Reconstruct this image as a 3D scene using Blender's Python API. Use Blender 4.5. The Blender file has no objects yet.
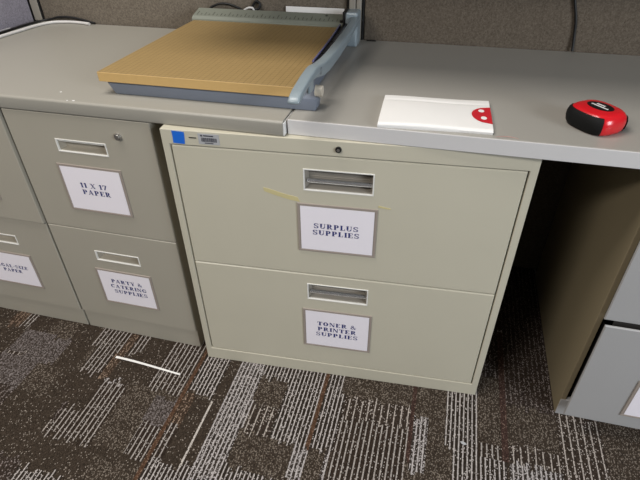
import bpy, bmesh, math, random
from mathutils import Vector, Matrix
random.seed(11)
SC = bpy.context.scene
COL = SC.collection
PI = math.pi

# ------------------------------------------------------------------ materials
def new_mat(name):
    m = bpy.data.materials.new(name); m.use_nodes = True
    nt = m.node_tree
    return m, nt, nt.nodes['Principled BSDF']

def srgb(r, g, b):
    f = lambda c: (c/255/12.92) if c/255 <= .04045 else ((c/255+.055)/1.055)**2.4
    return (f(r), f(g), f(b), 1)

def mat(name, col, rough=.5, metal=0., var=.06, scale=40., bump=0., bscale=400., spec=.5, coat=0., var_stretch=None):
    """plain procedural surface: base colour varied by noise, optional fine bump"""
    m, nt, p = new_mat(name)
    tc = nt.nodes.new('ShaderNodeTexCoord')
    src = tc.outputs['Object']
    n = nt.nodes.new('ShaderNodeTexNoise'); n.inputs['Scale'].default_value = scale; n.inputs['Detail'].default_value = 4
    nt.links.new(src, n.inputs['Vector'])
    mix = nt.nodes.new('ShaderNodeMix'); mix.data_type = 'RGBA'
    mix.inputs['A'].default_value = tuple(c*(1-var) for c in col[:3])+(1,)
    mix.inputs['B'].default_value = tuple(min(1, c*(1+var)) for c in col[:3])+(1,)
    nt.links.new(n.outputs['Fac'], mix.inputs['Factor'])
    nt.links.new(mix.outputs['Result'], p.inputs['Base Color'])
    p.inputs['Roughness'].default_value = rough
    p.inputs['Metallic'].default_value = metal
    p.inputs['Specular IOR Level'].default_value = spec
    p.inputs['Coat Weight'].default_value = coat
    if bump:
        n2 = nt.nodes.new('ShaderNodeTexNoise'); n2.inputs['Scale'].default_value = bscale; n2.inputs['Detail'].default_value = 2
        nt.links.new(src, n2.inputs['Vector'])
        b = nt.nodes.new('ShaderNodeBump'); b.inputs['Strength'].default_value = bump; b.inputs['Distance'].default_value = .001
        nt.links.new(n2.outputs['Fac'], b.inputs['Height']); nt.links.new(b.outputs['Normal'], p.inputs['Normal'])
    return m

def math_node(nt, op, a, b=None):
    n = nt.nodes.new('ShaderNodeMath'); n.operation = op
    for i, v in enumerate((a, b)):
        if v is None: continue
        if isinstance(v, (int, float)): n.inputs[i].default_value = v
        else: nt.links.new(v, n.inputs[i])
    return n.outputs[0]

def fabric_mat(name, c_dark, c_light):
    m, nt, p = new_mat(name)
    tc = nt.nodes.new('ShaderNodeTexCoord')
    n = nt.nodes.new('ShaderNodeTexNoise'); n.inputs['Scale'].default_value = 230; n.inputs['Detail'].default_value = 5; n.inputs['Roughness'].default_value = .75
    nt.links.new(tc.outputs['Object'], n.inputs['Vector'])
    r = nt.nodes.new('ShaderNodeValToRGB')
    r.color_ramp.elements[0].position = .3; r.color_ramp.elements[0].color = c_dark
    r.color_ramp.elements[1].position = .7; r.color_ramp.elements[1].color = c_light
    nt.links.new(n.outputs['Fac'], r.inputs['Fac'])
    v = nt.nodes.new('ShaderNodeTexVoronoi'); v.inputs['Scale'].default_value = 110
    nt.links.new(tc.outputs['Object'], v.inputs['Vector'])
    s = math_node(nt, 'LESS_THAN', v.outputs['Distance'], .13)
    mx = nt.nodes.new('ShaderNodeMix'); mx.data_type = 'RGBA'
    nt.links.new(math_node(nt, 'MULTIPLY', s, .55), mx.inputs['Factor'])
    nt.links.new(r.outputs['Color'], mx.inputs['A']); mx.inputs['B'].default_value = tuple(c*.35 for c in c_dark[:3])+(1,)
    nt.links.new(mx.outputs['Result'], p.inputs['Base Color'])
    p.inputs['Roughness'].default_value = .95; p.inputs['Specular IOR Level'].default_value = .1
    b = nt.nodes.new('ShaderNodeBump'); b.inputs['Strength'].default_value = .5; b.inputs['Distance'].default_value = .002
    nt.links.new(n.outputs['Fac'], b.inputs['Height']); nt.links.new(b.outputs['Normal'], p.inputs['Normal'])
    return m

def carpet_mat(name, period, duty, p_on, p_off, base, light, phase=0.):
    """tufted loop carpet: rows of tufts along y, pale yarn showing with probability p_on in a stripe and p_off between"""
    m, nt, p = new_mat(name)
    tc = nt.nodes.new('ShaderNodeTexCoord')
    sx = nt.nodes.new('ShaderNodeSeparateXYZ'); nt.links.new(tc.outputs['Object'], sx.inputs[0])
    wob = nt.nodes.new('ShaderNodeTexNoise'); wob.inputs['Scale'].default_value = 25
    nt.links.new(tc.outputs['Object'], wob.inputs['Vector'])
    x = math_node(nt, 'ADD', sx.outputs[0], math_node(nt, 'MULTIPLY', wob.outputs['Fac'], .0012))
    y = sx.outputs[1]
    fr = math_node(nt, 'FRACT', math_node(nt, 'ADD', math_node(nt, 'DIVIDE', x, period), 50+phase))
    on = math_node(nt, 'LESS_THAN', fr, duty)
    cx = math_node(nt, 'FLOOR', math_node(nt, 'DIVIDE', x, .0020))
    shift = math_node(nt, 'MULTIPLY', cx, .37)
    cy = math_node(nt, 'FLOOR', math_node(nt, 'ADD', math_node(nt, 'DIVIDE', y, .0027), shift))
    cb = nt.nodes.new('ShaderNodeCombineXYZ'); nt.links.new(cx, cb.inputs[0]); nt.links.new(cy, cb.inputs[1])
    w = nt.nodes.new('ShaderNodeTexWhiteNoise'); w.noise_dimensions = '2D'; nt.links.new(cb.outputs[0], w.inputs['Vector'])
    prob = math_node(nt, 'ADD', math_node(nt, 'MULTIPLY', on, p_on-p_off), p_off)
    lit = math_node(nt, 'LESS_THAN', w.outputs['Value'], prob)
    sc = nt.nodes.new('ShaderNodeSeparateColor'); nt.links.new(w.outputs['Color'], sc.inputs[0])
    lit2 = math_node(nt, 'MULTIPLY', lit, math_node(nt, 'ADD', math_node(nt, 'MULTIPLY', sc.outputs[1], .45), .55))
    mx = nt.nodes.new('ShaderNodeMix'); mx.data_type = 'RGBA'
    nt.links.new(lit2, mx.inputs['Factor'])
    bx = nt.nodes.new('ShaderNodeMix'); bx.data_type = 'RGBA'
    nt.links.new(sc.outputs[2], bx.inputs['Factor'])
    bx.inputs['A'].default_value = tuple(c*.55 for c in base[:3])+(1,); bx.inputs['B'].default_value = tuple(c*1.45 for c in base[:3])+(1,)
    nt.links.new(bx.outputs['Result'], mx.inputs['A']); mx.inputs['B'].default_value = light
    nt.links.new(mx.outputs['Result'], p.inputs['Base Color'])
    p.inputs['Roughness'].default_value = 1; p.inputs['Specular IOR Level'].default_value = 0.05
    b = nt.nodes.new('ShaderNodeBump'); b.inputs['Strength'].default_value = .5; b.inputs['Distance'].default_value = .003
    nt.links.new(w.outputs['Value'], b.inputs['Height']); nt.links.new(b.outputs['Normal'], p.inputs['Normal'])
    return m

def board_mat(name, base, line, pitch=.0127):
    m, nt, p = new_mat(name)
    tc = nt.nodes.new('ShaderNodeTexCoord')
    mp = nt.nodes.new('ShaderNodeMapping'); mp.inputs['Scale'].default_value = (60, 6, 60)
    nt.links.new(tc.outputs['Object'], mp.inputs['Vector'])
    n = nt.nodes.new('ShaderNodeTexNoise'); n.inputs['Scale'].default_value = 3; n.inputs['Detail'].default_value = 5
    nt.links.new(mp.outputs['Vector'], n.inputs['Vector'])
    cm = nt.nodes.new('ShaderNodeMix'); cm.data_type = 'RGBA'
    cm.inputs['A'].default_value = tuple(c*.85 for c in base[:3])+(1,); cm.inputs['B'].default_value = tuple(c*1.12 for c in base[:3])+(1,)
    nt.links.new(n.outputs['Fac'], cm.inputs['Factor'])
    sx = nt.nodes.new('ShaderNodeSeparateXYZ'); nt.links.new(tc.outputs['Object'], sx.inputs[0])
    fx = math_node(nt, 'FRACT', math_node(nt, 'ADD', math_node(nt, 'DIVIDE', sx.outputs[0], pitch), 50))
    fy = math_node(nt, 'FRACT', math_node(nt, 'ADD', math_node(nt, 'DIVIDE', sx.outputs[1], pitch), 50))
    lx = math_node(nt, 'LESS_THAN', fx, .085); ly = math_node(nt, 'LESS_THAN', fy, .085)
    geo = nt.nodes.new('ShaderNodeNewGeometry'); gz = nt.nodes.new('ShaderNodeSeparateXYZ'); nt.links.new(tc.outputs['Normal'], gz.inputs[0])
    top = math_node(nt, 'GREATER_THAN', gz.outputs[2], .7)          # the grid is printed on the top face only
    nt.nodes.remove(geo)
    l = math_node(nt, 'MULTIPLY', math_node(nt, 'MAXIMUM', lx, math_node(nt, 'MULTIPLY', ly, .6)), top)
    mx = nt.nodes.new('ShaderNodeMix'); mx.data_type = 'RGBA'
    nt.links.new(math_node(nt, 'MULTIPLY', l, .65), mx.inputs['Factor'])
    nt.links.new(cm.outputs['Result'], mx.inputs['A']); mx.inputs['B'].default_value = line
    nt.links.new(mx.outputs['Result'], p.inputs['Base Color'])
    p.inputs['Roughness'].default_value = .55; p.inputs['Specular IOR Level'].default_value = .3
    return m

M = {}
M['putty'] = mat('putty_paint', srgb(188, 182, 164), .42, var=.03, scale=9, bump=.12, bscale=900)
M['taupe'] = mat('taupe_paint', srgb(160, 154, 141), .42, var=.03, scale=9, bump=.12, bscale=900)
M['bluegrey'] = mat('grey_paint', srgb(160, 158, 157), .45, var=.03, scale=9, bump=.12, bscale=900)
M['side_shaded'] = mat('side_paint_shaded', srgb(132, 119, 95), .55, var=.03, scale=9)  # cabinet paint with the dimness of the gap darkened into its colour
M['cavity'] = mat('dark_steel', srgb(40, 36, 33), .7, var=.1)
M['top_left'] = mat('worktop_laminate', srgb(148, 144, 135), .4, var=.035, scale=420, spec=.35)
M['top_right'] = mat('worktop_laminate_grey', srgb(154, 150, 143), .4, var=.035, scale=420, spec=.35)
M['edge_pale'] = mat('pale_edge_band', srgb(196, 193, 192), .45, var=.02)
M['edge_white'] = mat('white_edge_band', srgb(226, 224, 222), .4, var=.02)
M['steel'] = mat('brushed_steel', srgb(190, 188, 184), .3, metal=.9, var=.05, scale=80)
M['pocket'] = mat('pull_pocket', srgb(158, 150, 136), .35, metal=.0, var=.05, scale=90)
M['pocket_dark'] = mat('dark_pull_pocket', srgb(152, 145, 135), .3, metal=.2, var=.05, scale=90)
M['frame'] = mat('pull_frame', srgb(228, 226, 220), .4, metal=.1, var=.03)
M['steel_dark'] = mat('dull_steel', srgb(120, 114, 108), .38, metal=.85, var=.08, scale=90)
M['chrome'] = mat('bright_steel', srgb(225, 226, 228), .22, metal=.85, var=.03)
M['holder'] = mat('clear_grey_plastic', srgb(150, 139, 130), .35, var=.03)
M['card'] = mat('white_card', srgb(232, 226, 232), .6, var=.015, scale=30)
M['ink'] = mat('navy_ink', srgb(38, 44, 108), .7, var=.05)
M['black'] = mat('black_plastic', srgb(14, 13, 13), .45, var=.1)
M['bluetape'] = mat('blue_tape', srgb(18, 98, 200), .6, var=.08, scale=120)
M['sticker'] = mat('silver_sticker', srgb(168, 168, 170), .4, var=.03)
M['stickerink'] = mat('sticker_ink', srgb(45, 46, 58), .6)
M['oldtape'] = mat('yellowed_tape', srgb(196, 184, 138), .4, var=.06, scale=60)
M['board'] = board_mat('gridded_board', srgb(152, 127, 84), srgb(98, 77, 46))
M['boardedge_lit'] = mat('board_edge_lit', srgb(192, 158, 102), .55, var=.05, scale=60)  # same board, its edges lightened for the light from the front
M['cutbase'] = mat('slate_plastic', srgb(112, 118, 130), .5, var=.04)
M['cutarm'] = mat('grey_blue_plastic', srgb(132, 143, 149), .32, var=.04)
M['ruler'] = mat('sage_plastic', srgb(124, 127, 116), .5, var=.05)
M['tick'] = mat('ruler_ink', srgb(62, 62, 54), .7)
M['blade'] = mat('dark_blade', srgb(52, 50, 60), .3, metal=.6, var=.1)
M['guard'] = mat('violet_guard', srgb(112, 112, 158), .2, var=.05)
M['cream'] = mat('cream_knob', srgb(196, 186, 170), .4, var=.05)
M['white'] = mat('white_paper', srgb(228, 225, 222), .6, var=.02, scale=25)
M['red'] = mat('red_plastic', srgb(205, 24, 34), .28, var=.05, coat=.3)
M['redink'] = mat('red_ink', srgb(190, 28, 40), .55, var=.05)
M['rubber'] = mat('black_rubber', srgb(13, 13, 13), .7, var=.1, spec=.25, bump=.3, bscale=500)
M['whitecable'] = mat('white_cable', srgb(206, 203, 200), .45, var=.03)
M['greycable'] = mat('grey_cable', srgb(150, 148, 152), .45, var=.03)
M['blackcable'] = mat('black_cable', srgb(12, 11, 11), .55, var=.1)
M['post'] = mat('post_metal', srgb(142, 136, 126), .4, var=.04)
M['wallfab'] = fabric_mat('panel_fabric', srgb(82, 74, 65), srgb(125, 116, 104))
M['wallfab_shaded'] = fabric_mat('panel_fabric_shaded', srgb(75, 66, 57), srgb(114, 104, 92))  # panel fabric with the shade on the right-hand wall put into the colour
M['wallfab_lit'] = fabric_mat('panel_fabric_lit', srgb(118, 113, 122), srgb(164, 159, 168))  # panel fabric made paler and bluer for the light in the left corner
M['sliver'] = mat('pinkish_film', srgb(186, 150, 142), .3, var=.1)

# ------------------------------------------------------------------ mesh helpers
def link(name, bm, m, parent=None, smooth=None):
    me = bpy.data.meshes.new(name)
    bmesh.ops.recalc_face_normals(bm, faces=bm.faces[:])
    bm.to_mesh(me); bm.free()
    o = bpy.data.objects.new(name, me); COL.objects.link(o)
    for mm in (m if isinstance(m, (list, tuple)) else [m]): me.materials.append(mm)
    if parent: o.parent = parent
    if smooth is not None:
        for p in me.polygons: p.use_smooth = True
        try: me.set_sharp_from_angle(angle=math.radians(smooth))
        except Exception: pass
    return o

def empty(name, loc, rz=0, label=None, cat=None, group=None):
    o = bpy.data.objects.new(name, None); COL.objects.link(o)
    o.location = loc; o.rotation_euler = (0, 0, rz); o.empty_display_size = .05
    tag(o, label, cat, group)
    return o

def tag(o, label=None, cat=None, group=None, kind=None):
    if label: o['label'] = label
    if cat: o['category'] = cat
    if group: o['group'] = group
    if kind: o['kind'] = kind
    return o

def box(bm, x0, x1, y0, y1, z0, z1, bev=0., seg=2, mi=0):
    t = bmesh.new()
    bmesh.ops.create_cube(t, size=1)
    for v in t.verts:
        v.co = Vector(((x0+x1)/2+v.co.x*(x1-x0), (y0+y1)/2+v.co.y*(y1-y0), (z0+z1)/2+v.co.z*(z1-z0)))
    if bev: bmesh.ops.bevel(t, geom=t.edges[:], offset=bev, segments=seg, profile=.5, affect='EDGES')
    for f in t.faces: f.material_index = mi
    merge(bm, t)

def merge(bm, t, mtx=None):
    if mtx is not None: t.transform(mtx)
    vm = {v: bm.verts.new(v.co) for v in t.verts}
    for f in t.faces:
        try:
            g = bm.faces.new([vm[v] for v in f.verts]); g.material_index = f.material_index; g.smooth = f.smooth
        except ValueError: pass
    t.free()

def cyl(bm, c, axis, r, h, n=24, r2=None, mi=0):
    """cylinder from c along axis by h"""
    a = Vector(axis).normalized(); q = a.to_track_quat('Z', 'Y').to_matrix().to_4x4()
    t = bmesh.new(); bmesh.ops.create_cone(t, cap_ends=True, segments=n, radius1=r, radius2=r if r2 is None else r2, depth=h)
    for f in t.faces: f.material_index = mi
    merge(bm, t, Matrix.Translation(Vector(c)+a*h/2) @ q)

def prism(bm, poly, axis, a0, a1, mi=0, bev=0.):
    """extrude a 2D outline; axis 'x': poly=(y,z); 'y': (x,z); 'z': (x,y)"""
    t = bmesh.new()
    def P(p, a): return {'x': (a, p[0], p[1]), 'y': (p[0], a, p[1]), 'z': (p[0], p[1], a)}[axis]
    lo = [t.verts.new(P(p, a0)) for p in poly]; hi = [t.verts.new(P(p, a1)) for p in poly]
    n = len(poly)
    t.faces.new(lo); t.faces.new(hi[::-1])
    for i in range(n): t.faces.new((lo[i], hi[i], hi[(i+1) % n], lo[(i+1) % n]))
    bmesh.ops.recalc_face_normals(t, faces=t.faces[:])
    if bev:
        bmesh.ops.bevel(t, geom=[e for e in t.edges if e.calc_face_angle(0) > .5], offset=bev, segments=2, profile=.5, affect='EDGES')
    for f in t.faces: f.material_index = mi
    merge(bm, t)

def smooth_path(pts, sub=8):
    pts = [Vector(p) for p in pts]
    out = []
    for i in range(len(pts)-1):
        p0 = pts[max(i-1, 0)]; p1 = pts[i]; p2 = pts[i+1]; p3 = pts[min(i+2, len(pts)-1)]
        for k in range(sub):
            t = k/sub
            out.append(.5*((2*p1)+(-p0+p2)*t+(2*p0-5*p1+4*p2-p3)*t*t+(-p0+3*p1-3*p2+p3)*t**3))
    out.append(pts[-1]); return out

def tube(bm, pts, r, n=10, sub=8):
    P = smooth_path(pts, sub); rings = []
    up = Vector((0, 0, 1))
    for i, p in enumerate(P):
        d = (P[min(i+1, len(P)-1)]-P[max(i-1, 0)]).normalized()
        s = d.cross(up)
        if s.length < .05: s = d.cross(Vector((0, 1, 0)))
        s.normalize(); u = s.cross(d)
        rings.append([bm.verts.new(p+s*r*math.cos(2*PI*k/n)+u*r*math.sin(2*PI*k/n)) for k in range(n)])
    for a, b in zip(rings, rings[1:]):
        for k in range(n): bm.faces.new((a[k], a[(k+1) % n], b[(k+1) % n], b[k]))
    bm.faces.new(rings[0][::-1]); bm.faces.new(rings[-1])

def panel_with_hole(x0, x1, z0, z1, yf, th, hole=None, bev=.002):
    """drawer front in the xz plane, front face at yf, going back by th, with a rectangular pull opening"""
    bm = bmesh.new()
    if hole is None:
        box(bm, x0, x1, yf, yf+th, z0, z1, bev); return bm
    hx0, hx1, hz0, hz1 = hole
    xs = [x0, x0+bev, hx0, hx1, x1-bev, x1]; zs = [z0, z0+bev, hz0, hz1, z1-bev, z1]
    g = {}
    for i, x in enumerate(xs):
        for j, z in enumerate(zs):
            edge = i in (0, 5) or j in (0, 5)
            g[i, j] = bm.verts.new((x, yf+(bev if edge else 0), z))
    for i in range(5):
        for j in range(5):
            if i == 2 and j == 2: continue
            bm.faces.new((g[i, j], g[i+1, j], g[i+1, j+1], g[i, j+1]))
    # outer rim and hole rim going back
    outer = [(i, 0) for i in range(6)]+[(5, j) for j in range(1, 6)]+[(i, 5) for i in range(4, -1, -1)]+[(0, j) for j in range(4, 0, -1)]
    back = [bm.verts.new((g[k].co.x, yf+th, g[k].co.z)) for k in outer]
    for k in range(len(outer)):
        k2 = (k+1) % len(outer); bm.faces.new((g[outer[k]], g[outer[k2]], back[k2], back[k]))
    inner = [(2, 2), (3, 2), (3, 3), (2, 3)]
    ib = [bm.verts.new((g[k].co.x, yf+th, g[k].co.z)) for k in inner]
    for k in range(4):
        k2 = (k+1) % 4; bm.faces.new((g[inner[k]], g[inner[k2]], ib[k2], ib[k]))
    return bm

def rect_frame(bm, x0, x1, z0, z1, w, y0, y1, bev=.0006):
    box(bm, x0, x1, y0, y1, z0, z0+w, bev, 1); box(bm, x0, x1, y0, y1, z1-w, z1, bev, 1)
    box(bm, x0, x0+w, y0, y1, z0+w*.9, z1-w*.9, bev, 1); box(bm, x1-w, x1, y0, y1, z0+w*.9, z1-w*.9, bev, 1)

# ------------------------------------------------------------------ engraved-style lettering (flat ink shapes)
TV, TH = .30, .14
def R_(x0, y0, x1, y1): return [[(x0, y0), (x1, y0), (x1, y1), (x0, y1)]]
def A_(cx, cy, rx, ry, a0, a1, tv=TV, th=TH, n=14):
    q = []
    for k in range(n):
        a = math.radians(a0+(a1-a0)*k/n); b = math.radians(a0+(a1-a0)*(k+1)/n)
        o = lambda t: (cx+rx*math.cos(t), cy+ry*math.sin(t)); i = lambda t: (cx+(rx-tv)*math.cos(t), cy+(ry-th)*math.sin(t))
        q.append([o(a), o(b), i(b), i(a)])
    return q
def D_(xa, ya, xb, yb, t): return [[(xa, ya), (xa+t, ya), (xb+t, yb), (xb, yb)]]
def SV(x, y=0): return R_(x-.09, y, x+TV+.09, y+.07)
def stem(x, y0=0, y1=1): return R_(x, y0, x+TV, y1)
def glyph(c):
    if c == 'S':
        return .95, (A_(.47, .735, .4, .265, 25, 270, .2, .1)+A_(.47, .265, .4, .265, 90, -155, .2, .1)+R_(.76, .66, .84, .98)+R_(.1, .02, .18, .34)
                     + D_(.22, .63, .5, .37, .22))
    if c == 'U': return 1.08, stem(.12, .32)+R_(.84, .3, .93, 1)+A_(.525, .34, .405, .34, 180, 360, .2, .1)+SV(.12, .93)+R_(.7, .93, 1.04, 1)
    if c == 'R': return 1.1, stem(.14)+SV(.14)+R_(.05, .93, .55, 1)+R_(.3, .45, .55, .53)+A_(.55, .725, .35, .275, -90, 90)+D_(.78, 0, .45, .48, .25)+R_(.74, 0, 1.08, .07)
    if c == 'P': return 1.0, stem(.14)+SV(.14)+R_(.05, .93, .55, 1)+R_(.3, .42, .55, .5)+A_(.55, .71, .38, .29, -90, 90)
    if c == 'L': return .95, stem(.14)+SV(.14, .93)+R_(.05, 0, .88, .08)+R_(.79, 0, .88, .34)
    if c == 'I': return .5, stem(.14)+SV(.14)+SV(.14, .93)
    if c == 'E': return .98, stem(.14)+R_(.05, 0, .88, .08)+R_(.05, .92, .86, 1)+R_(.3, .47, .62, .54)+R_(.79, 0, .88, .3)+R_(.77, .7, .86, 1)+R_(.56, .34, .63, .68)
    if c == 'T': return 1.02, stem(.4)+SV(.4)+R_(.06, .92, .97, 1)+R_(.06, .66, .14, 1)+R_(.89, .66, .97, 1)
    if c == 'O': return 1.08, A_(.54, .5, .48, .5, 0, 360, n=26)
    if c == 'N': return 1.12, R_(.16, 0, .25, 1)+R_(.05, 0, .38, .07)+R_(.02, .93, .3, 1)+D_(.78, 0, .12, 1, .26)+R_(.9, 0, .99, 1)+R_(.78, .93, 1.1, 1)
    if c == 'A': return 1.12, D_(.12, 0, .5, 1, .1)+D_(.74, 0, .44, 1, .24)+R_(.28, .3, .8, .38)+R_(.02, 0, .34, .07)+R_(.66, 0, 1.1, .07)
    if c == 'Y': return 1.08, stem(.42, 0, .48)+SV(.42)+D_(.42, .45, .1, 1, .25)+D_(.57, .45, .84, 1, .1)+R_(.02, .93, .42, 1)+R_(.72, .93, 1.06, 1)
    if c == 'C': return 1.05, A_(.54, .5, .48, .5, 42, 318)+R_(.86, .66, .94, .98)
    if c == 'G': return 1.12, A_(.54, .5, .48, .5, 42, 318)+R_(.86, .66, .94, .98)+R_(.78, .08, .98, .44)+R_(.62, .38, 1.08, .45)
    if c == 'X': return 1.08, D_(.72, 0, .12, 1, .26)+D_(.12, 0, .82, 1, .1)+R_(.02, .93, .46, 1)+R_(.7, .93, 1.04, 1)+R_(.02, 0, .34, .07)+R_(.62, 0, 1.06, .07)
    if c == 'Z': return 1.0, D_(.08, .03, .62, .97, .27)+R_(.08, .92, .9, 1)+R_(.08, 0, .92, .08)+R_(.08, .7, .16, 1)+R_(.84, 0, .92, .3)
    if c == '1': return .62, stem(.22)+SV(.22)+D_(.04, .74, .22, 1, .12)
    if c == '7': return .88, D_(.22, 0, .58, .9, .24)+R_(.08, .88, .84, 1)+R_(.08, .66, .16, 1)
    if c == '-': return .55, R_(.08, .38, .47, .48)
    if c == '&': return 1.2, A_(.42, .76, .25, .24, 0, 360, .13, .09)+A_(.42, .28, .38, .28, 60, 300, .19, .1)+D_(.82, 0, .24, .68, .22)+A_(.42, .28, .55, .28, -60, 25, .1, .1)+R_(.74, .46, 1.1, .53)
    return .5, []

def lettering(lines, cx, z_top, cap, pitch, y, parent, wmul=1.0, indents=None, name='lettering'):
    bm = bmesh.new(); gap = .1
    for li, s in enumerate(lines):
        tot = sum((.55 if ch == ' ' else glyph(ch)[0]+gap) for ch in s)*cap*wmul
        x = cx-tot/2+((indents or {}).get(li, 0)); z0 = z_top-cap-li*pitch
        for ch in s:
            if ch == ' ': x += .55*cap*wmul; continue
            w, polys = glyph(ch)
            for k, q in enumerate(polys):
                vs = [bm.verts.new((x+a*cap*wmul, y, z0+b*cap)) for a, b in q]
                bm.faces.new(vs)
            x += (w+gap)*cap*wmul
    bmesh.ops.recalc_face_normals(bm, faces=bm.faces[:])
    return link(name, bm, M['ink'], parent)

# ================================================================== SETTING
# ---- carpet tiles: one floor mesh, every small cell given a weave
DARK = srgb(55, 47, 40); LIGHT = srgb(150, 140, 130)
CM = {
 'dark': carpet_mat('carpet_dark', .0105, .3, .06, .03, DARK, LIGHT),
 'speck': carpet_mat('carpet_speckle', .0105, .5, .24, .14, srgb(56, 48, 41), srgb(124, 114, 104)),
 'lightspeck': carpet_mat('carpet_pale_speckle', .0105, .5, .45, .26, srgb(60, 53, 49), srgb(122, 114, 112)),
 'stripe': carpet_mat('carpet_stripe', .0128, .26, .95, .05, srgb(47, 39, 33), srgb(168, 160, 154)),
 'dense': carpet_mat('carpet_dense_stripe', .0105, .30, .95, .08, srgb(45, 39, 34), srgb(184, 176, 172)),
 'white': carpet_mat('carpet_white_stripe', .0105, .34, .95, .20, srgb(52, 46, 42), srgb(180, 173, 171)),
 'wide': carpet_mat('carpet_wide_stripe', .0172, .18, .92, .08, srgb(52, 44, 38), srgb(178, 168, 160)),
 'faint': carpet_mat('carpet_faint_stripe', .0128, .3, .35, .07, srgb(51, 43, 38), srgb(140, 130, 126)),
 'orange': carpet_mat('carpet_orange', .0128, .3, .45, .10, srgb(60, 48, 39), srgb(146, 126, 110)),
 'rust': carpet_mat('carpet_rust', .0105, .5, .15, .06, srgb(76, 56, 43), srgb(124, 100, 84)),
 'rustdark': carpet_mat('carpet_dark_rust', .0105, .5, .12, .05, srgb(60, 45, 40), srgb(120, 100, 90)),
 'line': carpet_mat('carpet_single_line', .0105, 1., .95, .95, DARK, srgb(196, 188, 180)),
}
CN = list(CM)
DX, DY = .00525, .0095
FX0, FX1, FY0, FY1 = -1.22, 1.78, -1.6, .70
nx = int(round((FX1-FX0)/DX)); ny = int(round((FY1-FY0)/DY))
style = [['speck']*ny for _ in range(nx)]
rnd = random.Random(5)
ix = 0                                        # filler: strips of blocks across the whole floor
while ix < nx:
    w = rnd.choice([6, 9, 12, 14, 17, 20]); jy = -rnd.randrange(0, 12)
    prev = None
    while jy < ny:
        h = rnd.choice([9, 10, 10, 18, 22])
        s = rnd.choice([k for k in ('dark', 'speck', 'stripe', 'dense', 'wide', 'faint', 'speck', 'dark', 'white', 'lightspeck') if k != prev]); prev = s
        for a in range(ix, min(ix+w, nx)):
            for b in range(max(jy, 0), min(jy+h, ny)): style[a][b] = s
        jy += h
    ix += w
def blk(x0, x1, y0, y1, s):
    for a in range(max(0, int(round((x0-FX0)/DX))), min(nx, int(round((x1-FX0)/DX)))):
        for b in range(max(0, int(round((y0-FY0)/DY))), min(ny, int(round((y1-FY0)/DY)))): style[a][b] = s
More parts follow.
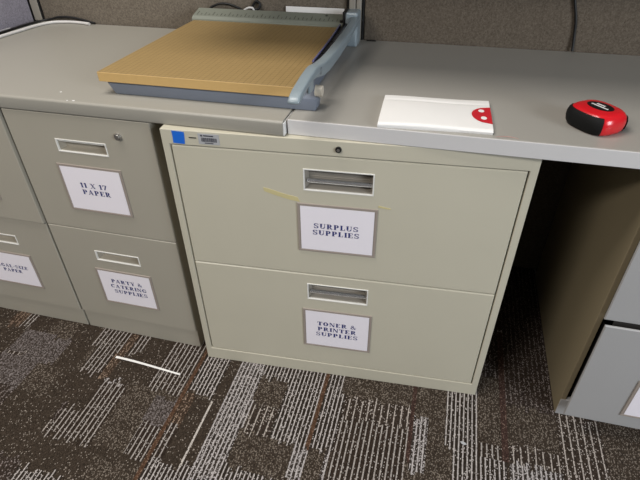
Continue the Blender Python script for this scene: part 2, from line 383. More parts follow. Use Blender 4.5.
for q in [
 # row nearest the cabinets (y -0.045 .. 0.06)
 (-.80, -.68, -.04, .10, 'dark'), (-.676, -.625, -.036, .10, 'orange'), (-.625, -.59, -.032, .10, 'stripe'), (-.59, -.36, -.045, .10, 'dark'),
 (-.52, -.44, -.045, .10, 'speck'), (-.36, -.262, -.045, .10, 'stripe'), (-.262, -.24, -.045, .10, 'orange'), (-.24, -.20, -.045, .1, 'stripe'), (-.20, -.125, -.14, .1, 'dark'),
 # second row (-0.14 .. -0.045)
 (-.75, -.595, -.12, -.036, 'dark'), (-.593, -.53, -.115, -.03, 'lightspeck'), (-.53, -.428, -.14, -.045, 'lightspeck'), (-.428, -.355, -.14, -.045, 'dark'),
 (-.339, -.27, -.141, -.045, 'stripe'), (-.27, -.245, -.141, -.045, 'orange'), (-.245, -.20, -.14, -.045, 'dark'), (-.355, -.339, -.14, -.045, 'speck'),
 (-.123, -.022, -.136, .10, 'stripe'), (-.019, -.008, -.136, .10, 'rust'), (-.023, -.019, -.136, .1, 'dark'), (-.008, .072, -.132, .10, 'dense'), (.072, .104, -.31, .02, 'dark'),
 # third row (-0.235 .. -0.14)
 (-.75, -.60, -.22, -.12, 'dark'), (-.60, -.47, -.235, -.13, 'lightspeck'), (-.47, -.38, -.235, -.14, 'speck'), (-.38, -.25, -.235, -.14, 'dark'),
 (-.25, -.172, -.325, -.143, 'stripe'), (-.172, -.079, -.235, -.14, 'speck'), (-.079, -.018, -.235, -.155, 'lightspeck'), (-.079, -.018, -.155, -.14, 'speck'),
 (-.018, -.006, -.40, -.136, 'rust'), (-.006, .022, -.325, -.14, 'orange'), (.022, .070, -.327, -.138, 'dark'), (.0703, .0756, -.331, -.138, 'line'),
 (.104, .176, -.45, .10, 'white'), (.176, .256, -.03, .10, 'dense'), (.176, .254, -.12, -.03, 'speck'), (.254, .35, -.205, .10, 'dense'), (.35, .362, -.205, .10, 'rust'),
 (.18, .254, -.205, -.12, 'wide'), (.174, .306, -.297, -.205, 'speck'),
 # fourth row
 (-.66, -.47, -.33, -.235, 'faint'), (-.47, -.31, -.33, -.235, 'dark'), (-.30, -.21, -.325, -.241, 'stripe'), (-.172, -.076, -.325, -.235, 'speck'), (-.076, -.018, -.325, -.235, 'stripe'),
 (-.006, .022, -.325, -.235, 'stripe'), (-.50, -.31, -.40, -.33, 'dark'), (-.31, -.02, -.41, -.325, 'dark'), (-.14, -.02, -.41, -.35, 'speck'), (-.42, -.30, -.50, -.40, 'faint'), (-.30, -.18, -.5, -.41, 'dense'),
 (-.006, .104, -.42, -.328, 'dense'), (.17, .31, -.40, -.297, 'dense'),
 # right hand side
 (.362, .42, -.20, .10, 'dense'), (.362, .40, -.3, -.2, 'speck'), (.40, .592, -.03, .10, 'speck'), (.42, .592, -.10, -.03, 'wide'), (.42, .592, -.30, -.10, 'stripe'), (.592, .602, -.18, .10, 'rustdark'),
 (.602, .640, -.05, .1, 'speck'), (.602, .645, -.20, -.05, 'white'), (.64, .682, -.20, .1, 'speck'), (.682, .758, -.132, .10, 'dense'), (.758, .818, -.086, .12, 'speck'), (.818, .832, -.13, .3, 'rustdark'),
 (.832, .955, -.078, .035, 'speck'), (.758, .818, -.128, -.086, 'stripe'), (.832, .955, -.13, -.078, 'wide'), (.65, .70, -.25, -.132, 'speck'), (.70, .83, -.25, -.13, 'dense'), (.832, .955, -.25, -.13, 'white'),
 (.955, 1.06, -.25, .04, 'wide'), (1.06, 1.2, -.2, .04, 'speck'), (.832, .955, .035, .64, 'faint'), (.758, .818, .12, .64, 'faint')]:  # fainter stripes in the last two blocks stand in for shade under the worktop
    blk(*q)
bm = bmesh.new()
jit = [rnd.choice([-1, 0, 0, 0, 1]) for _ in range(nx)]            # the weave's block ends are a little ragged
vg = [[bm.verts.new((FX0+i*DX, FY0+j*DY, 0)) for j in range(ny+1)] for i in range(nx+1)]
for i in range(nx):
    for j in range(ny):
        f = bm.faces.new((vg[i][j], vg[i+1][j], vg[i+1][j+1], vg[i][j+1])); f.material_index = CN.index(style[i][min(max(j+jit[i//2*2], 0), ny-1)])
floor = link('floor', bm, [CM[k] for k in CN]); tag(floor, kind='structure')

# ---- cubicle panels and their posts
WY = .637
bm = bmesh.new(); box(bm, -.7635, .262, WY, WY+.05, .0, 1.62, .004); tag(link('wall_back', bm, M['wallfab']), kind='structure')
bm = bmesh.new(); box(bm, .3115, 1.72, WY, WY+.05, .0, 1.62, .004); tag(link('wall_back_right', bm, M['wallfab_shaded']), kind='structure')
bm = bmesh.new(); box(bm, -.852, -.802, -.15, WY-.005, .0, 1.62, .004); tag(link('wall_left', bm, M['wallfab_lit']), kind='structure')
bm = bmesh.new(); box(bm, -.852, -.764, WY-.003, WY+.05, 0, 1.63, .002)
t1 = tag(link('trim_1', bm, M['black']), kind='structure')
bm = bmesh.new(); box(bm, -.7975, -.769, WY-.006, WY+.02, .7425, 1.63, .003)
link('post_cover', bm, M['post'], t1)
bm = bmesh.new(); box(bm, .2625, .3110, WY-.004, WY+.05, 0, 1.63, .001)
t2 = tag(link('trim_2', bm, M['black']), kind='structure')
bm = bmesh.new(); box(bm, .2705, .2885, WY-.017, WY-.0045, .7425, 1.63, .0025); box(bm, .2905, .3045, WY-.015, WY-.0045, .7425, 1.63, .0025)
link('post_cover', bm, M['post'], t2)

# ================================================================== WORKTOPS
ZT, ZB = .7422, .7112
def worktop_profile(yf, yb, r):
    p = [(yb, ZB), (yb, ZT)]
    for k in range(7):
        a = PI/2+k*PI/12; p.append((yf+r+r*math.cos(a), ZT-r+r*math.sin(a)))
    for k in range(4):
        a = PI+k*PI/6; p.append((yf+r*.5+r*.5*math.cos(a), ZB+r*.5+r*.5*math.sin(a)))
    return p
wl = empty('worktop', (-.26, .33, ZB), 0, 'grey worktop with a rounded front edge under the paper cutter, over the narrow file drawers', 'worktop')
def rel(o, loc):                              # mesh built in room coordinates, parented to an unrotated empty
    o.location = (-loc[0], -loc[1], -loc[2]); return o
bm = bmesh.new(); prism(bm, worktop_profile(.0195, .632, .006), 'x', -.786, .2622)
rel(link('slab', bm, M['top_left'], wl, 35), wl.location)
bm = bmesh.new(); prism(bm, [(.0215, ZB+.001), (.630, ZB+.001), (.630, ZT-.004), (.0215, ZT-.004)], 'x', .2622, .2648)
o = rel(link('end_band', bm, M['edge_white'], wl), wl.location); o['label'] = 'white band on the cut end'
for (sx, sy, a, b) in ((-.2112, .0255, .004, .0022), (-.2727, .066, .003, .002), (-.225, .0235, .0025, .0016)):
    bm = bmesh.new(); prism(bm, [(sx+a*math.cos(t*PI/4+.3)*(1 if t % 2 else .7), sy+b*math.sin(t*PI/4+.3)) for t in range(8)], 'z', ZT, ZT+.0006)
    o = rel(link('scuff', bm, M['edge_white'], wl), wl.location); o['label'] = 'tiny white chip near the front edge'
wr = empty('worktop', (.95, .33, ZB), 0, 'grey worktop with a square pale front edge, carrying the white packet and red tape measure', 'worktop')
bm = bmesh.new(); box(bm, .2682, 1.70, .0352, .632, ZB, ZT, .0008, 1)
rel(link('slab', bm, M['top_right'], wr), wr.location)
bm = bmesh.new(); box(bm, .2682, 1.70, .0325, .0352, ZB, ZT-.0004, .0009, 2)
o = rel(link('edge_band', bm, M['edge_pale'], wr), wr.location); o['label'] = 'pale grey front edge band'
# grommet slot against the panel
bm = bmesh.new(); box(bm, .323, .350, .621, .632, ZT, ZT+.0012, .0004, 1)
o = rel(link('cable_slot', bm, M['black'], wr), wr.location); o['label'] = 'black cable slot at the back edge'

# ---- added bin, out of view, there to shade the back of the worktops
ob = empty('unseen_shade_bin', (.85, .45, 1.12), 0, 'added grey bin, out of view, shading the back of the worktops', 'added shade bin')
bm = bmesh.new(); box(bm, -.95, .85, -.24, .186, .005, .40, .004); link('shade_bin_body', bm, M['bluegrey'], ob)
bm = bmesh.new(); box(bm, -.945, .845, -.26, -.241, .01, .395, .006); link('shade_bin_front', bm, M['taupe'], ob)

# ================================================================== CABINETS
def recessed_pull(parent, hx0, hx1, hz0, hz1, yf, style, name='pull_handle'):
    bm = bmesh.new(); d = .022 if style == 'bar' else .019
    # lip frame around the opening, pocket behind it
    rect_frame(bm, hx0-.0022, hx1+.0022, hz0-.0022, hz1+.0022, .0028, yf-.0012, yf+.004, .0004)
    for f in bm.faces: f.material_index = 0
    t = bmesh.new()
    p = [t.verts.new(c) for c in ((hx0, yf+.002, hz0), (hx1, yf+.002, hz0), (hx1, yf+.002, hz1), (hx0, yf+.002, hz1))]
    e = .007
    q = [t.verts.new(c) for c in ((hx0+e, yf+d, hz0+.004), (hx1-e, yf+d, hz0+.004), (hx1-e, yf+d, hz1-.002), (hx0+e, yf+d, hz1-.002))]
    for k in range(4): t.faces.new((p[k], p[(k+1) % 4], q[(k+1) % 4], q[k]))
    t.faces.new(q)
    for f in t.faces: f.material_index = 1
    merge(bm, t)
    if style == 'bar':                        # wide pull with a bright grip bar and a ribbed back
        zc = hz0+(hz1-hz0)*.40
        box(bm, hx0+.004, hx1-.001, yf+.004, yf+.012, zc-.004, zc+.004, .002, 2, 2)
        for k in range(3):
            z = hz1-.008-k*.008; box(bm, hx0+.008, hx1-.008, yf+d-.003, yf+d-.0005, z-.0016, z+.0016, .0005, 1, 1)
    else:
        box(bm, hx0+.002, hx1-.002, yf+.003, yf+.006, hz1-.006, hz1-.001, .001, 1, 0)
    return link(name, bm, [M['frame'], M['pocket_dark'] if style == 'bar' else M['pocket'], M['chrome']], parent)

def card_holder(parent, x0, x1, z0, z1, yf, m=.0065, skew=0.):
    bm = bmesh.new(); box(bm, x0, x1, yf-.0018, yf, z0, z1, .0006, 1); rect_frame(bm, x0, x1, z0, z1, m*.8, yf-.0028, yf-.0014)
    link('card_holder', bm, M['holder'], parent)
    bm = bmesh.new(); box(bm, x0+m, x1-m, yf-.0026, yf-.0016, z0+m, z1-m)
    return link('label_card', bm, M['card'], parent)

# ---- the wide two-drawer lateral file (turned a little against the run of worktop)
PHI = .0647
W, H, m_, z1, z2, z3 = .7553, .7106, .0157, .6773, .3605, .0422
lat = empty('lateral_file_cabinet', (0, 0, 0), PHI, 'wide putty-coloured two-drawer file cabinet standing in the middle under both worktops', 'filing cabinet')
bm = bmesh.new(); D = .457
box(bm, 0, m_, 0, D, 0, H, .0014); box(bm, W-m_, W, 0, D, 0, H, .0014)
box(bm, m_*.8, W-m_*.8, 0, D, z1, H-.0002, .0014); box(bm, m_*.8, W-m_*.8, 0, D, 0, z3, .0014)
box(bm, m_*.8, W-m_*.8, D-.004, D, z3*.9, z1*1.005)
link('carcass', bm, M['putty'], lat)
g = .0026; yd = .0012
for di, (za, zb_, hole, card, txt) in enumerate((
    (z2+.0012, z1-g, (.3035, .4475, .5945, .6420), (.2864, .4612, .4318, .5606), (['SURPLUS', 'SUPPLIES'], .3725, .5120, .0130, .0178)),
    (z3+g*.8, z2-.0012, (.3045, .4495, .2815, .3285), (.2898, .4652, .1115, .2466), (['TONER &', 'PRINTER', 'SUPPLIES'], .3780, .2060, .0136, .0190)))):
    bm = panel_with_hole(m_+g, W-m_-g, za, zb_, yd, .02, hole, .0022)
    dr = link('drawer', bm, M['putty'], lat)
    bm = bmesh.new(); box(bm, m_+.02, W-m_-.02, yd+.03, D-.02, za+.02, zb_-.03)
    o = link('drawer_box', bm, M['cavity'], dr)
    recessed_pull(dr, *hole, yd, 'bar')
    card_holder(dr, *card, yd)
    lettering(txt[0], txt[1], txt[2], txt[3], txt[4], yd-.0029, dr, 1.0)
    if di == 0:
        bm = bmesh.new(); prism(bm, [(.2126, .5905), (.222, .5895), (.262, .5785), (.288, .5735), (.293, .5625), (.270, .5655), (.236, .5745), (.2145, .5815)], 'y', yd-.0006, yd)
        o = link('tape_remnant', bm, M['oldtape'], dr); o['label'] = 'yellowed strip of old tape'
        bm = bmesh.new(); prism(bm, [(.4612, .5705), (.4885, .5655), (.4865, .5630), (.4612, .5655)], 'y', yd-.0006, yd)
        o = link('tape_remnant', bm, M['oldtape'], dr); o['label'] = 'short end of old tape'
bm = bmesh.new(); cyl(bm, (.3751, .0005, .6932), (0, -1, 0), .0066, .0045, 24, .0058); link('lock', bm, M['black'], lat)
bm = bmesh.new(); cyl(bm, (.3751, -.0040, .6932), (0, -1, 0), .0032, .0008, 16); o = link('lock_face', bm, M['steel'], lat)
bm = bmesh.new(); prism(bm, [(.0262, .7082), (.0535, .7068), (.0528, .6935), (.0512, .6800), (.0258, .6808), (.0268, .694)], 'y', -.0007, 0)
o = link('masking_tape', bm, M['bluetape'], lat); o['label'] = 'bright blue square of masking tape'
bm = bmesh.new(); box(bm, .0625, .0785, -.0007, 0, .6944, .6964); o = link('slot_mark', bm, M['black'], lat)
st = bmesh.new(); box(st, .0830, .1285, -.0007, 0, .6828, .7062); st = link('asset_sticker', st, M['sticker'], lat)
bm = bmesh.new()
cyl(bm, (.0905, -.0008, .7018), (0, -1, 0), .0022, .0001, 12); box(bm, .0945, .1165, -.0009, -.0007, .7005, .7030)
x = .0895
rb = random.Random(3)
while x < .1215:
    w = rb.choice([.0006, .0010, .0015]); box(bm, x, x+w, -.0009, -.0007, .6885, .6975); x += w+rb.choice([.0006, .0009])
box(bm, .096, .115, -.0009, -.0007, .6848, .6866)
link('barcode', bm, M['stickerink'], st)

# ---- narrow two-drawer files
def narrow_file(loc, label, paint, side, upper, lower, dy_up=0., dy_low=0., divider=.39, bottom=.0705, lock=True, wid=.375, yk=.0296, yd_=.0237, th_=.0058):
    """built at x 0..wid; upper / lower = (card rectangle or None, lines, text args)"""
    t = empty('narrow_file_cabinet', loc, 0, label, 'filing cabinet', None)
    D = .60; Hc = .7095; s = .0012
    bm = bmesh.new(); th = .012
    box(bm, 0, th, yk, D, 0, Hc, s); box(bm, wid-th, wid, yk, D, 0, Hc, s)
    box(bm, th*.8, wid-th*.8, yk, D, Hc-.006, Hc, s); box(bm, th*.8, wid-th*.8, D-.004, D, .02, Hc-.004)
    box(bm, th*.8, wid-th*.8, yk+.006, D, .02, .03)
    link('carcass', bm, side, t)
    bm = bmesh.new(); box(bm, th*.2-.002, wid+.0005, yk-.0006, yk+.012, 0, bottom-.002, .0012); link('plinth', bm, paint, t)
    for di, (za, zb_, spec, dy) in enumerate(((divider+.001, .7085, upper, dy_up), (bottom, divider-.001, lower, dy_low))):
        card, txt, hz = spec
        yf = yd_-dy
        hx0 = .119; hole = (hx0+.0035, hx0+.1315, hz-.0285, hz)
        dr = link('drawer', panel_with_hole(.0, wid, za, zb_, yf, th_+(dy if th_ > .005 else 0), hole, .0016), paint, t)
        bm = bmesh.new()                                  # tray behind the front: sides, base and back
        a, b, y0, y1 = .024, wid-.024, yf+th_+(dy if th_ > .005 else 0)+.0001, D-.03-dy
        box(bm, a, a+.002, y0, y1, za+.02, zb_-.05); box(bm, b-.002, b, y0, y1, za+.02, zb_-.05); box(bm, a, b, y0, y1, za+.018, za+.020); box(bm, a, b, y1-.002, y1, za+.02, zb_-.05)
        box(bm, a, b, yf+.026, yf+.028, za+.02, zb_-.006)
        link('tray', bm, M['cavity'], dr)
        recessed_pull(dr, *hole, yf, 'plain')
        if card: card_holder(dr, *card, yf)
        if txt: lettering(txt[0], txt[1], txt[2], txt[3], txt[4], yf-.0029, dr, txt[5], txt[6] if len(txt) > 6 else None)
    if lock:
        bm = bmesh.new(); cyl(bm, (.2921, yd_+.001, .6695), (0, -1, 0), .0085, .006, 28, .0078); cyl(bm, (.2921, yd_-.005, .6695), (0, -1, 0), .0058, .0025, 20, .005)
        link('lock', bm, M['steel'], t)
    return t
X1 = -.4132
cr = lambda a, b, c, d: (a-X1, b-X1, c, d)
narrow_file((X1, 0, 0), 'narrow taupe two-drawer cabinet with cards reading 11 X 17 PAPER and PARTY & CATERING SUPPLIES', M['taupe'], M['taupe'],
    (cr(-.3122, -.1396, .4522, .5830), (['11 X 17', 'PAPER'], -.2262-X1, .5365, .0132, .0190, 1.05, {1: .003}), .6455),
    (cr(-.3104, -.1390, .1328, .2595), (['PARTY &', 'CATERING', 'SUPPLIES'], -.2190-X1, .2275, .0126, .0190, 1.02, {0: -.001, 2: .003}), .3200))
X0 = X1-.3815
narrow_file((X0, 0, 0), 'narrow taupe two-drawer cabinet in the left corner, lower card reading LEGAL-SIZE PAPER', M['taupe'], M['taupe'],
    (cr(-.3122, -.1396, .4522, .5830), None, .6455),
    (cr(-.3104, -.1390, .1360, .2620), (['LEGAL-SIZE', 'PAPER'], -.2250-X1, .2150, .0118, .0170, 1.0), .3260), lock=False, dy_up=.006)
XR = .9530
cR = lambda a, b, c, d: (a-XR, b-XR, c, d)
narrow_file((XR, 0, 0), 'narrow grey file cabinet at the right with its lower drawer slightly pulled out', M['bluegrey'], M['side_shaded'],
    (cR(1.060, 1.236, .4522, .5830), None, .6455), (cR(1.066, 1.240, .101, .226), None, .312), dy_up=.012, dy_low=.029, divider=.3705, bottom=.0605, lock=False, yk=.0426, yd_=.0237, th_=.0045)

# ================================================================== PAPER CUTTER
cut = empty('paper_cutter', (.05, .075, ZT+.0003), .003, 'guillotine paper cutter with a gridded tan board and grey-blue arm, lying on the worktop', 'paper cutter')
CX, CY = .05, .075
L = lambda x, y, z: (x-CX, y-CY, z-ZT)
bm = bmesh.new()                                          # base tray, its underside drawn in
t = bmesh.new()
lo = [(-.144, .083), (.313, .083), (.313, .118), (.279, .118), (.279, .585), (-.144, .585)]; hi = [(-.158, .080), (.3165, .080), (.3165, .121), (.281, .121), (.281, .59), (-.158, .59)]
a = [t.verts.new((x-CX, y-CY, 0)) for x, y in lo]; b = [t.verts.new((x-CX, y-CY, .0275)) for x, y in hi]
t.faces.new(a[::-1]); t.faces.new(b)
for k in range(6): t.faces.new((a[k], a[(k+1) % 6], b[(k+1) % 6], b[k]))
bmesh.ops.bevel(t, geom=t.edges[:], offset=.003, segments=2, profile=.5, affect='EDGES'); merge(bm, t)
link('base', bm, M['cutbase'], cut, 40)
bm = bmesh.new(); box(bm, -.171-CX, .2765-CX, .0735-CY, .548-CY, .0292, .0500, .0012)
bm.normal_update()
for f in bm.faces:
    if abs(f.normal.z) < .5: f.material_index = 1
link('board', bm, [M['board'], M['boardedge_lit']], cut)
bm = bmesh.new()                                          # squaring ruler across the back
t = bmesh.new(); prism(t, [(.5485, .0275), (.5485, .0535), (.557, .0600), (.604, .0715), (.608, .0700), (.611, .0275)], 'x', -.176, .268)
t.transform(Matrix.Translation((-CX, -CY, 0))); merge(bm, t)
rl = link('ruler', bm, M['ruler'], cut)
bm = bmesh.new()
for k in range(36):
    x = -.165+k*.0122; h = .020 if k % 4 == 0 else (.014 if k % 2 == 0 else .009)
    prism(bm, [(.563-CY, .0612), (.563+h-CY, .0612+h*.245), (.563+h-CY, .0620+h*.245), (.563-CY, .0620)], 'x', x-.0006-CX, x+.0006-CX)
link('ruler_marks', bm, M['tick'], rl)
bm = bmesh.new(); cyl(bm, (.215-CX, .592-CY, .0682), (0, 0, 1), .004, .0012, 16); link('ruler_screw', bm, M['tick'], rl)
# blade, finger guard and their rail along the board's right edge
bm = bmesh.new(); t = bmesh.new(); prism(t, [(.14, .0475), (.16, .040), (.545, .040), (.55, .062), (.45, .057), (.25, .053)], 'x', .2785, .2806)
t.transform(Matrix.Translation((-CX, -CY, 0))); merge(bm, t); link('blade', bm, M['blade'], cut)
bm = bmesh.new(); t = bmesh.new(); prism(t, [(.2720, .12), (.2775, .12), (.2785, .5475), (.2590, .5475), (.2660, .36)], 'z', .0503, .0512)
t.transform(Matrix.Translation((-CX, -CY, 0))); merge(bm, t); link('metal_rail', bm, M['blade'], cut)
bm = bmesh.new(); tube(bm, [(.2690-CX, .235-CY, .0525), (.2665-CX, .40-CY, .0530), (.2615-CX, .562-CY, .0555)], .0028, 8)
link('finger_guard', bm, M['guard'], cut, 60)
for xx, yy, zz, rr, hh in ((.2635, .561, .054, .005, .012), (.2735, .30, .0513, .0028, .002), (.2735, .40, .0513, .0028, .002), (.2735, .48, .0513, .0028, .002)):
    bm = bmesh.new(); cyl(bm, (xx-CX, yy-CY, zz), (0, 0, 1), rr, hh, 16, rr*.9); link('rail_screw', bm, M['black'], cut)
# arm with its cranked handle
prof = [(-.036, .0580), (-.039, .064), (-.030, .0710), (-.010, .0765), (.045, .0830), (.085, .0855), (.108, .0845), (.150, .0770), (.205, .0715), (.255, .0695), (.340, .0690), (.466, .0705), (.556, .0800),
        (.556, .062), (.500, .0590), (.420, .0480), (.318, .0437), (.206, .0440), (.160, .0485), (.126, .0560), (.095, .0650), (.060, .0690), (.030, .0670), (-.020, .0600)]
bm = bmesh.new(); t = bmesh.new()
prism(t, prof, 'x', .2925, .3150, bev=.0038); t.transform(Matrix.Translation((-CX, -CY, 0))); merge(bm, t)
arm = link('arm', bm, M['cutarm'], cut, 45)
bm = bmesh.new()
t = bmesh.new(); bmesh.ops.create_circle(t, segments=20, radius=.0072, cap_ends=False)
e = t.edges[:]; r = bmesh.ops.extrude_edge_only(t, edges=e); vs = [v for v in r['geom'] if isinstance(v, bmesh.types.BMVert)]
for v in vs: v.co *= .78
merge(bm, t, Matrix.Translation((.3153-CX, .122-CY, .0700)) @ Matrix.Rotation(PI/2, 4, 'Y'))
link('arm_emblem', bm, M['blade'], arm)
bm = bmesh.new(); box(bm, .2760-CX, .3100-CX, .548-CY, .600-CY, .0005, .0890, .005); link('hinge_block', bm, M['cutarm'], cut)
bm = bmesh.new(); box(bm, .2690-CX, .2750-CX, .5488-CY, .602-CY, .0280, .0890, .001); link('hinge_gap', bm, M['black'], cut)
bm = bmesh.new(); box(bm, .3060-CX, .3125-CX, .045-CY, .075-CY, .048, .074, .0028); link('latch_tab', bm, M['cutarm'], cut)
bm = bmesh.new(); cyl(bm, (.3130-CX, .100-CY, .0270), (0, 0, 1), .0050, .010, 16); cyl(bm, (.3105-CX, .096-CY, .0385), (1, 0, 0), .0118, .014, 24, .0105)
link('knob', bm, M['cream'], cut, 40)
bm = bmesh.new(); cyl(bm, (.3150-CX, .094-CY, .0275), (1, -.3, .2), .0036, .006, 12); link('knob_screw', bm, M['steel'], cut, 40)

# ================================================================== WHITE PACKET
pk = empty('paper_packet', (.4470, .0345, ZT), .0705, 'flat white paper packet with a red dotted corner, at the front edge of the worktop', 'packet')
PW_, PD_ = .2115, .1480
def top_z(u, v):
    h = .0098+.0035*math.sin(PI*min(max(v, 0), 1))*(.5+.5*math.sin(PI*u))
    h -= .0022*math.exp(-((v-.80)/.03)**2)*(.35+.65*math.sin(PI*min(1, u*1.0)))
    h += .0012*math.sin(5*u+1.3*v)
    return h
bm = bmesh.new(); nu, nv = 44, 40
sh = lambda v: .004*v
G = [[bm.verts.new((u/nu*PW_+sh(v/nv), v/nv*PD_+.0015*math.sin(3*u/nu), top_z(u/nu, v/nv)-(.0012 if v in (0, nv) else 0))) for v in range(nv+1)] for u in range(nu+1)]
for u in range(nu):
    for v in range(nv): bm.faces.new((G[u][v], G[u+1][v], G[u+1][v+1], G[u][v+1]))
ring = [(u, 0) for u in range(nu+1)]+[(nu, v) for v in range(1, nv+1)]+[(u, nv) for u in range(nu-1, -1, -1)]+[(0, v) for v in range(nv-1, 0, -1)]
mid = [bm.verts.new(((G[a][b].co.x-PW_/2)*1.004+PW_/2, G[a][b].co.y-(.0018 if b == 0 else 0), G[a][b].co.z*.62)) for a, b in ring]
bot = [bm.verts.new((G[a][b].co.x, max(G[a][b].co.y, .0), .0)) for a, b in ring]
n = len(ring)
for k in range(n):
    k2 = (k+1) % n; a, b = ring[k]; c, d = ring[k2]
    bm.faces.new((G[a][b], G[c][d], mid[k2], mid[k])); bm.faces.new((mid[k], mid[k2], bot[k2], bot[k]))
bm.faces.new(bot)
link('sleeve', bm, M['white'], pk, 50)
bm = bmesh.new()                                          # printed red half-oval at the right end
cu, cv, ru, rv = 1.0, .44, .175, .27
rows = []
for k in range(15):
    v = cv+rv*(-1+2*k/14); hw = ru*math.sqrt(max(0, 1-((v-cv)/rv)**2))
    rows.append([bm.verts.new(((cu-hw*(1-j/8))*PW_+sh(v), v*PD_+.0015*math.sin(3*(cu-hw*(1-j/8))), top_z(cu-hw*(1-j/8), v)+.0005)) for j in range(9)])
for a, b in zip(rows, rows[1:]):
    for j in range(8):
        try: bm.faces.new((a[j], a[j+1], b[j+1], b[j]))
        except ValueError: pass
bmesh.ops.remove_doubles(bm, verts=bm.verts[:], dist=1e-5)
mk = link('printed_mark', bm, M['redink'], pk); mk['label'] = 'red half-oval print with two white dots'
bm = bmesh.new()
for (u0, v0) in ((.915, .56), (.930, .33)):
    vs = []
    for k in range(16):
        u = u0+.027*math.cos(2*PI*k/16); v = v0+.050*math.sin(2*PI*k/16)
        vs.append(bm.verts.new((u*PW_+sh(v), v*PD_+.0015*math.sin(3*u), top_z(u, v)+.0009)))
    bm.faces.new(vs)
link('white_dots', bm, M['white'], mk)
bm = bmesh.new()
P = smooth_path([(0, 0, .0002), (.014, .004, .0006), (.030, .005, .0004), (.042, .001, .0002)], 6)
a = [bm.verts.new(p) for p in P]; b = [bm.verts.new(p+Vector((0, .0022*math.sin(PI*(i+.5)/len(P)), 0))) for i, p in enumerate(P)]
c = [bm.verts.new(v.co+Vector((0, 0, .0005))) for v in a]; d = [bm.verts.new(v.co+Vector((0, 0, .0005))) for v in b]
for i in range(len(P)-1):
    bm.faces.new((c[i], c[i+1], d[i+1], d[i])); bm.faces.new((a[i], b[i], b[i+1], a[i+1])); bm.faces.new((a[i], a[i+1], c[i+1], c[i])); bm.faces.new((b[i], d[i], d[i+1], b[i+1]))
o = link('film_sliver', bm, M['sliver']); o.location = (.6615, .0400, ZT)
tag(o, 'thin pinkish sliver lying on the worktop at the right end of the white packet', 'scrap')

# ================================================================== TAPE MEASURE
tm = empty('tape_measure', (.8420, .1305, ZT), math.radians(38), 'red and black tape measure lying on its side on the worktop', 'tape measure')
def tm_ring(z, s, inset=0.):
    hx, hy, ex = .0405, .0485, 2.9
    return [(math.copysign(abs(math.cos(t))**(2/ex), math.cos(t))*(hx*s-inset), math.copysign(abs(math.sin(t))**(2/ex), math.sin(t))*(hy*s-inset), z) for t in [2*PI*k/64 for k in range(64)]]
LEV = [(0, .84), (.002, .90), (.007, .965), (.016, 1.0), (.023, .995), (.030, .955), (.0345, .88), (.0370, .80), (.0385, .70)]
bm = bmesh.new()
rings = [[bm.verts.new(p) for p in tm_ring(z, s)] for z, s in LEV]
for a, b in zip(rings, rings[1:]):
    for k in range(64): bm.faces.new((a[k], a[(k+1) % 64], b[(k+1) % 64], b[k]))
bm.faces.new(rings[0][::-1]); bm.faces.new(rings[-1])
link('case', bm, M['red'], tm, 50)
def grip(k0, k1, lev, grow):
    bm = bmesh.new(); out = []; inn = []
    for z, s in lev:
        r = tm_ring(z, s); out.append([bm.verts.new((p[0]*grow, p[1]*grow, p[2])) for p in [r[k % 64] for k in range(k0, k1+1)]])
        inn.append([bm.verts.new((p[0]*.97, p[1]*.97, p[2])) for p in [r[k % 64] for k in range(k0, k1+1)]])
    m = k1-k0
    for i in range(len(lev)-1):
        for k in range(m):
            bm.faces.new((out[i][k], out[i][k+1], out[i+1][k+1], out[i+1][k])); bm.faces.new((inn[i][k], inn[i+1][k], inn[i+1][k+1], inn[i][k+1]))
        bm.faces.new((out[i][0], out[i+1][0], inn[i+1][0], inn[i][0])); bm.faces.new((out[i][m], inn[i][m], inn[i+1][m], out[i+1][m]))
    for k in range(m):
        bm.faces.new((out[0][k], inn[0][k], inn[0][k+1], out[0][k+1])); bm.faces.new((out[-1][k], out[-1][k+1], inn[-1][k+1], inn[-1][k]))
    return bm
link('rubber_grip', grip(20, 41, [(.0012, .88), (.007, .965), (.016, 1.0), (.023, .995), (.030, .955), (.0340, .89)], 1.04), M['rubber'], tm, 50)
link('rubber_grip', grip(-10, 12, [(.003, .92), (.008, .97), (.016, 1.0), (.023, .995), (.029, .96)], 1.05), M['rubber'], tm, 50)
bm = bmesh.new(); t = bmesh.new(); bmesh.ops.create_circle(t, segments=32, radius=1, cap_ends=True)
merge(bm, t, Matrix.Translation((.004, .001, .0388)) @ Matrix.Diagonal((.0180, .0265, 1, 1)))
lb = link('top_sticker', bm, M['black'], tm)
bm = bmesh.new()
def dash(x0, x1, y0, y1): box(bm, x0, x1, y0, y1, .0389, .0392)
rb = random.Random(8)                                      # two short rows of white print, too small to read in the photo
y = .0135
while y > -.004:
    w = rb.choice([.0018, .0026]); dash(.0070, .0115, y-w, y); y -= w+.0010
y = .0185
while y > -.018:
    w = rb.choice([.0016, .0022]); dash(-.0005, .0035, y-w, y); y -= w+.0009
link('sticker_print', bm, M['white'], lb)
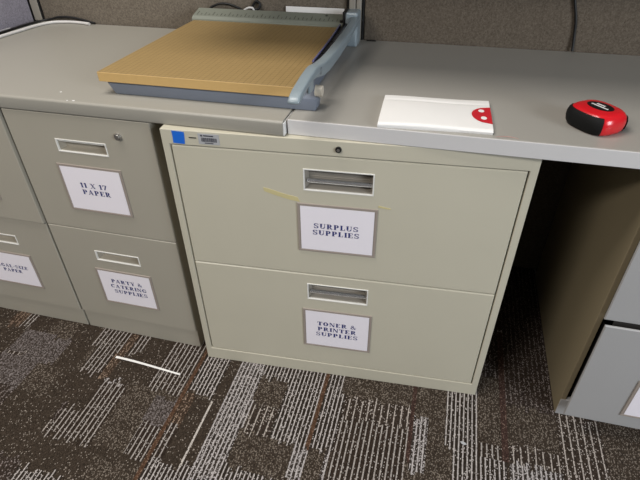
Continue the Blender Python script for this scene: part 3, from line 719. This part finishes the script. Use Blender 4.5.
# ================================================================== CABLES, SCRAPS
def cable(name, pts, r, m, label, cat='cable'):
    bm = bmesh.new(); tube(bm, pts, r, 10, 8); return tag(link(name, bm, m, None, 60), label, cat)
zc = ZT+.0038
zc = ZT+.0046
cable('cable', [(-.757, .34, zc), (-.7487, .42, zc), (-.741, .493, zc), (-.734, .56, zc), (-.714, .606, zc), (-.680, .621, zc), (-.644, .6245, zc), (-.608, .621, zc), (-.578, .614, zc)], .0045, M['whitecable'],
      'long white cable curving along the left panel on the worktop')
cable('cable_end', [(-.7968, .40, zc), (-.7962, .452, zc), (-.7945, .488, zc), (-.790, .510, zc)], .0034, M['greycable'], 'short grey cable end beside the long white cable in the left corner')
cable('cable', [(-.783, .44, ZT+.004), (-.780, .51, ZT+.004), (-.774, .57, ZT+.0045), (-.756, .616, ZT+.006), (-.728, .629, ZT+.010), (-.700, .6315, ZT+.016), (-.655, .632, ZT+.017), (-.61, .632, ZT+.011), (-.568, .629, ZT+.0035)], .0034, M['blackcable'],
      'thin black cable behind the long white cable in the left corner')
cable('cable', [(-.185, .629, ZT+.0035), (-.165, .629, .798), (-.135, .629, .818), (-.105, .629, .823), (-.075, .629, .817), (-.05, .629, .800), (-.045, .629, ZT+.0035)], .0032, M['blackcable'],
      'black cable arching up behind the back ruler of the paper cutter')
cable('cable', [(-.047, .6215, ZT+.004), (-.046, .6215, .800), (-.038, .6215, .812), (-.022, .6215, .8165), (-.012, .6215, .806), (-.010, .6215, ZT+.004)], .0030, M['whitecable'],
      'short loop of white cable behind the paper cutter, beside the black loop')
cable('cable', [(-.020, .630, ZT+.004), (-.021, .630, .808), (-.016, .6305, .824), (-.006, .6305, .833), (.003, .6305, .827), (.002, .629, .816), (-.008, .628, .8115), (-.022, .628, .813)], .0036, M['blackcable'],
      'small twisted loop of black cable behind the middle of the paper cutter')
cable('cable', [(.8735, .6275, ZT+.003), (.8715, .630, .765), (.868, .632, .79), (.8625, .632, .8214), (.8475, .632, .868), (.822, .632, .95), (.80, .632, 1.05), (.79, .632, 1.58)], .0034, M['blackcable'],
      'black cable hanging down the right back panel to the worktop')
bm = bmesh.new()                                           # white card leaning behind the cutter
t = bmesh.new(); box(t, .083, .2555, 0, .0018, 0, .0812, .0004, 1)
t.transform(Matrix.Translation((0, .6215, ZT+.0003)) @ Matrix.Rotation(-.10, 4, 'X')); merge(bm, t)
tag(link('white_card', bm, M['white']), 'white card leaning on the back panel behind the paper cutter, only its top edge showing', 'card')
bm = bmesh.new()                                           # paper strip on the carpet, a little curled
A, B = Vector((-.2622, -.0655, 0)), Vector((-.0507, -.0784, 0)); dv = (B-A).normalized(); nv_ = Vector((-dv.y, dv.x, 0))
N = 24; S = []
for i in range(N+1):
    s = i/N; p = A.lerp(B, s)+Vector((0, 0, .0012+.0008*math.sin(6*s))); p += nv_*.0015*math.sin(PI*s)
    hw = .0034*(1-.25*s)
    S.append([bm.verts.new(p+nv_*hw), bm.verts.new(p-nv_*hw), bm.verts.new(p-nv_*hw-Vector((0, 0, .001))), bm.verts.new(p+nv_*hw-Vector((0, 0, .001)))])
for a, b in zip(S, S[1:]):
    for k in range(4): bm.faces.new((a[k], a[(k+1) % 4], b[(k+1) % 4], b[k]))
bm.faces.new(S[0]); bm.faces.new(S[-1][::-1])
tag(link('paper_strip', bm, M['white']), 'narrow white paper strip lying on the carpet in front of the narrow cabinets', 'paper strip')
bm = bmesh.new(); prism(bm, [(.718, -.100), (.725, -.098), (.731, -.101), (.734, -.104), (.728, -.107), (.722, -.105)], 'z', .0, .0015)
tag(link('paper_scrap', bm, M['sticker']), 'tiny pale scrap on the carpet near the right corner of the wide cabinet', 'scrap')

# ================================================================== CAMERA
cd = bpy.data.cameras.new('camera'); co = bpy.data.objects.new('camera', cd); COL.objects.link(co)
Rm = [[0.969387, 0.245361, -0.009353], [0.13887, -0.579274, -0.803217], [-0.202496, 0.777329, -0.595613]]
right, down, fwd = (Vector(r) for r in Rm)
mw = Matrix.Identity(4)
for i in range(3):
    mw[i][0] = right[i]; mw[i][1] = -down[i]; mw[i][2] = -fwd[i]
mw[0][3], mw[1][3], mw[2][3] = .5622, -.8499, 1.1339
co.matrix_world = mw
cd.sensor_fit = 'HORIZONTAL'; cd.sensor_width = 36; cd.lens = 36*496.8791/640; cd.clip_start = .02
SC.camera = co

# ================================================================== LIGHT
def area(name, loc, target, sx, sy, power, col):
    l = bpy.data.lights.new(name, 'AREA'); l.shape = 'RECTANGLE'; l.size = sx; l.size_y = sy; l.energy = power; l.color = col
    o = bpy.data.objects.new(name, l); COL.objects.link(o); o.location = loc
    o.rotation_euler = (Vector(target)-Vector(loc)).to_track_quat('-Z', 'Y').to_euler()
    return o
area('ceiling_lamp', (-.35, -.30, 2.65), (-.35, -.30, 0), 1.2, .8, 40, (1, .965, .91))
area('ceiling_lamp', (-1.05, -2.35, 2.65), (-1.05, -2.35, 0), 1.2, .6, 88, (1, .965, .91))
area('window_light', (3.0, -1.7, 1.55), (.4, .1, .55), 1.2, 1.3, 78, (.86, .93, 1))
w = bpy.data.worlds.new('world'); SC.world = w; w.use_nodes = True
w.node_tree.nodes['Background'].inputs['Color'].default_value = (.98, .97, 1, 1)
w.node_tree.nodes['Background'].inputs['Strength'].default_value = .018

SC.view_settings.view_transform = 'Standard'; SC.view_settings.look = 'None'; SC.view_settings.gamma = 1
SC.view_settings.exposure = 0
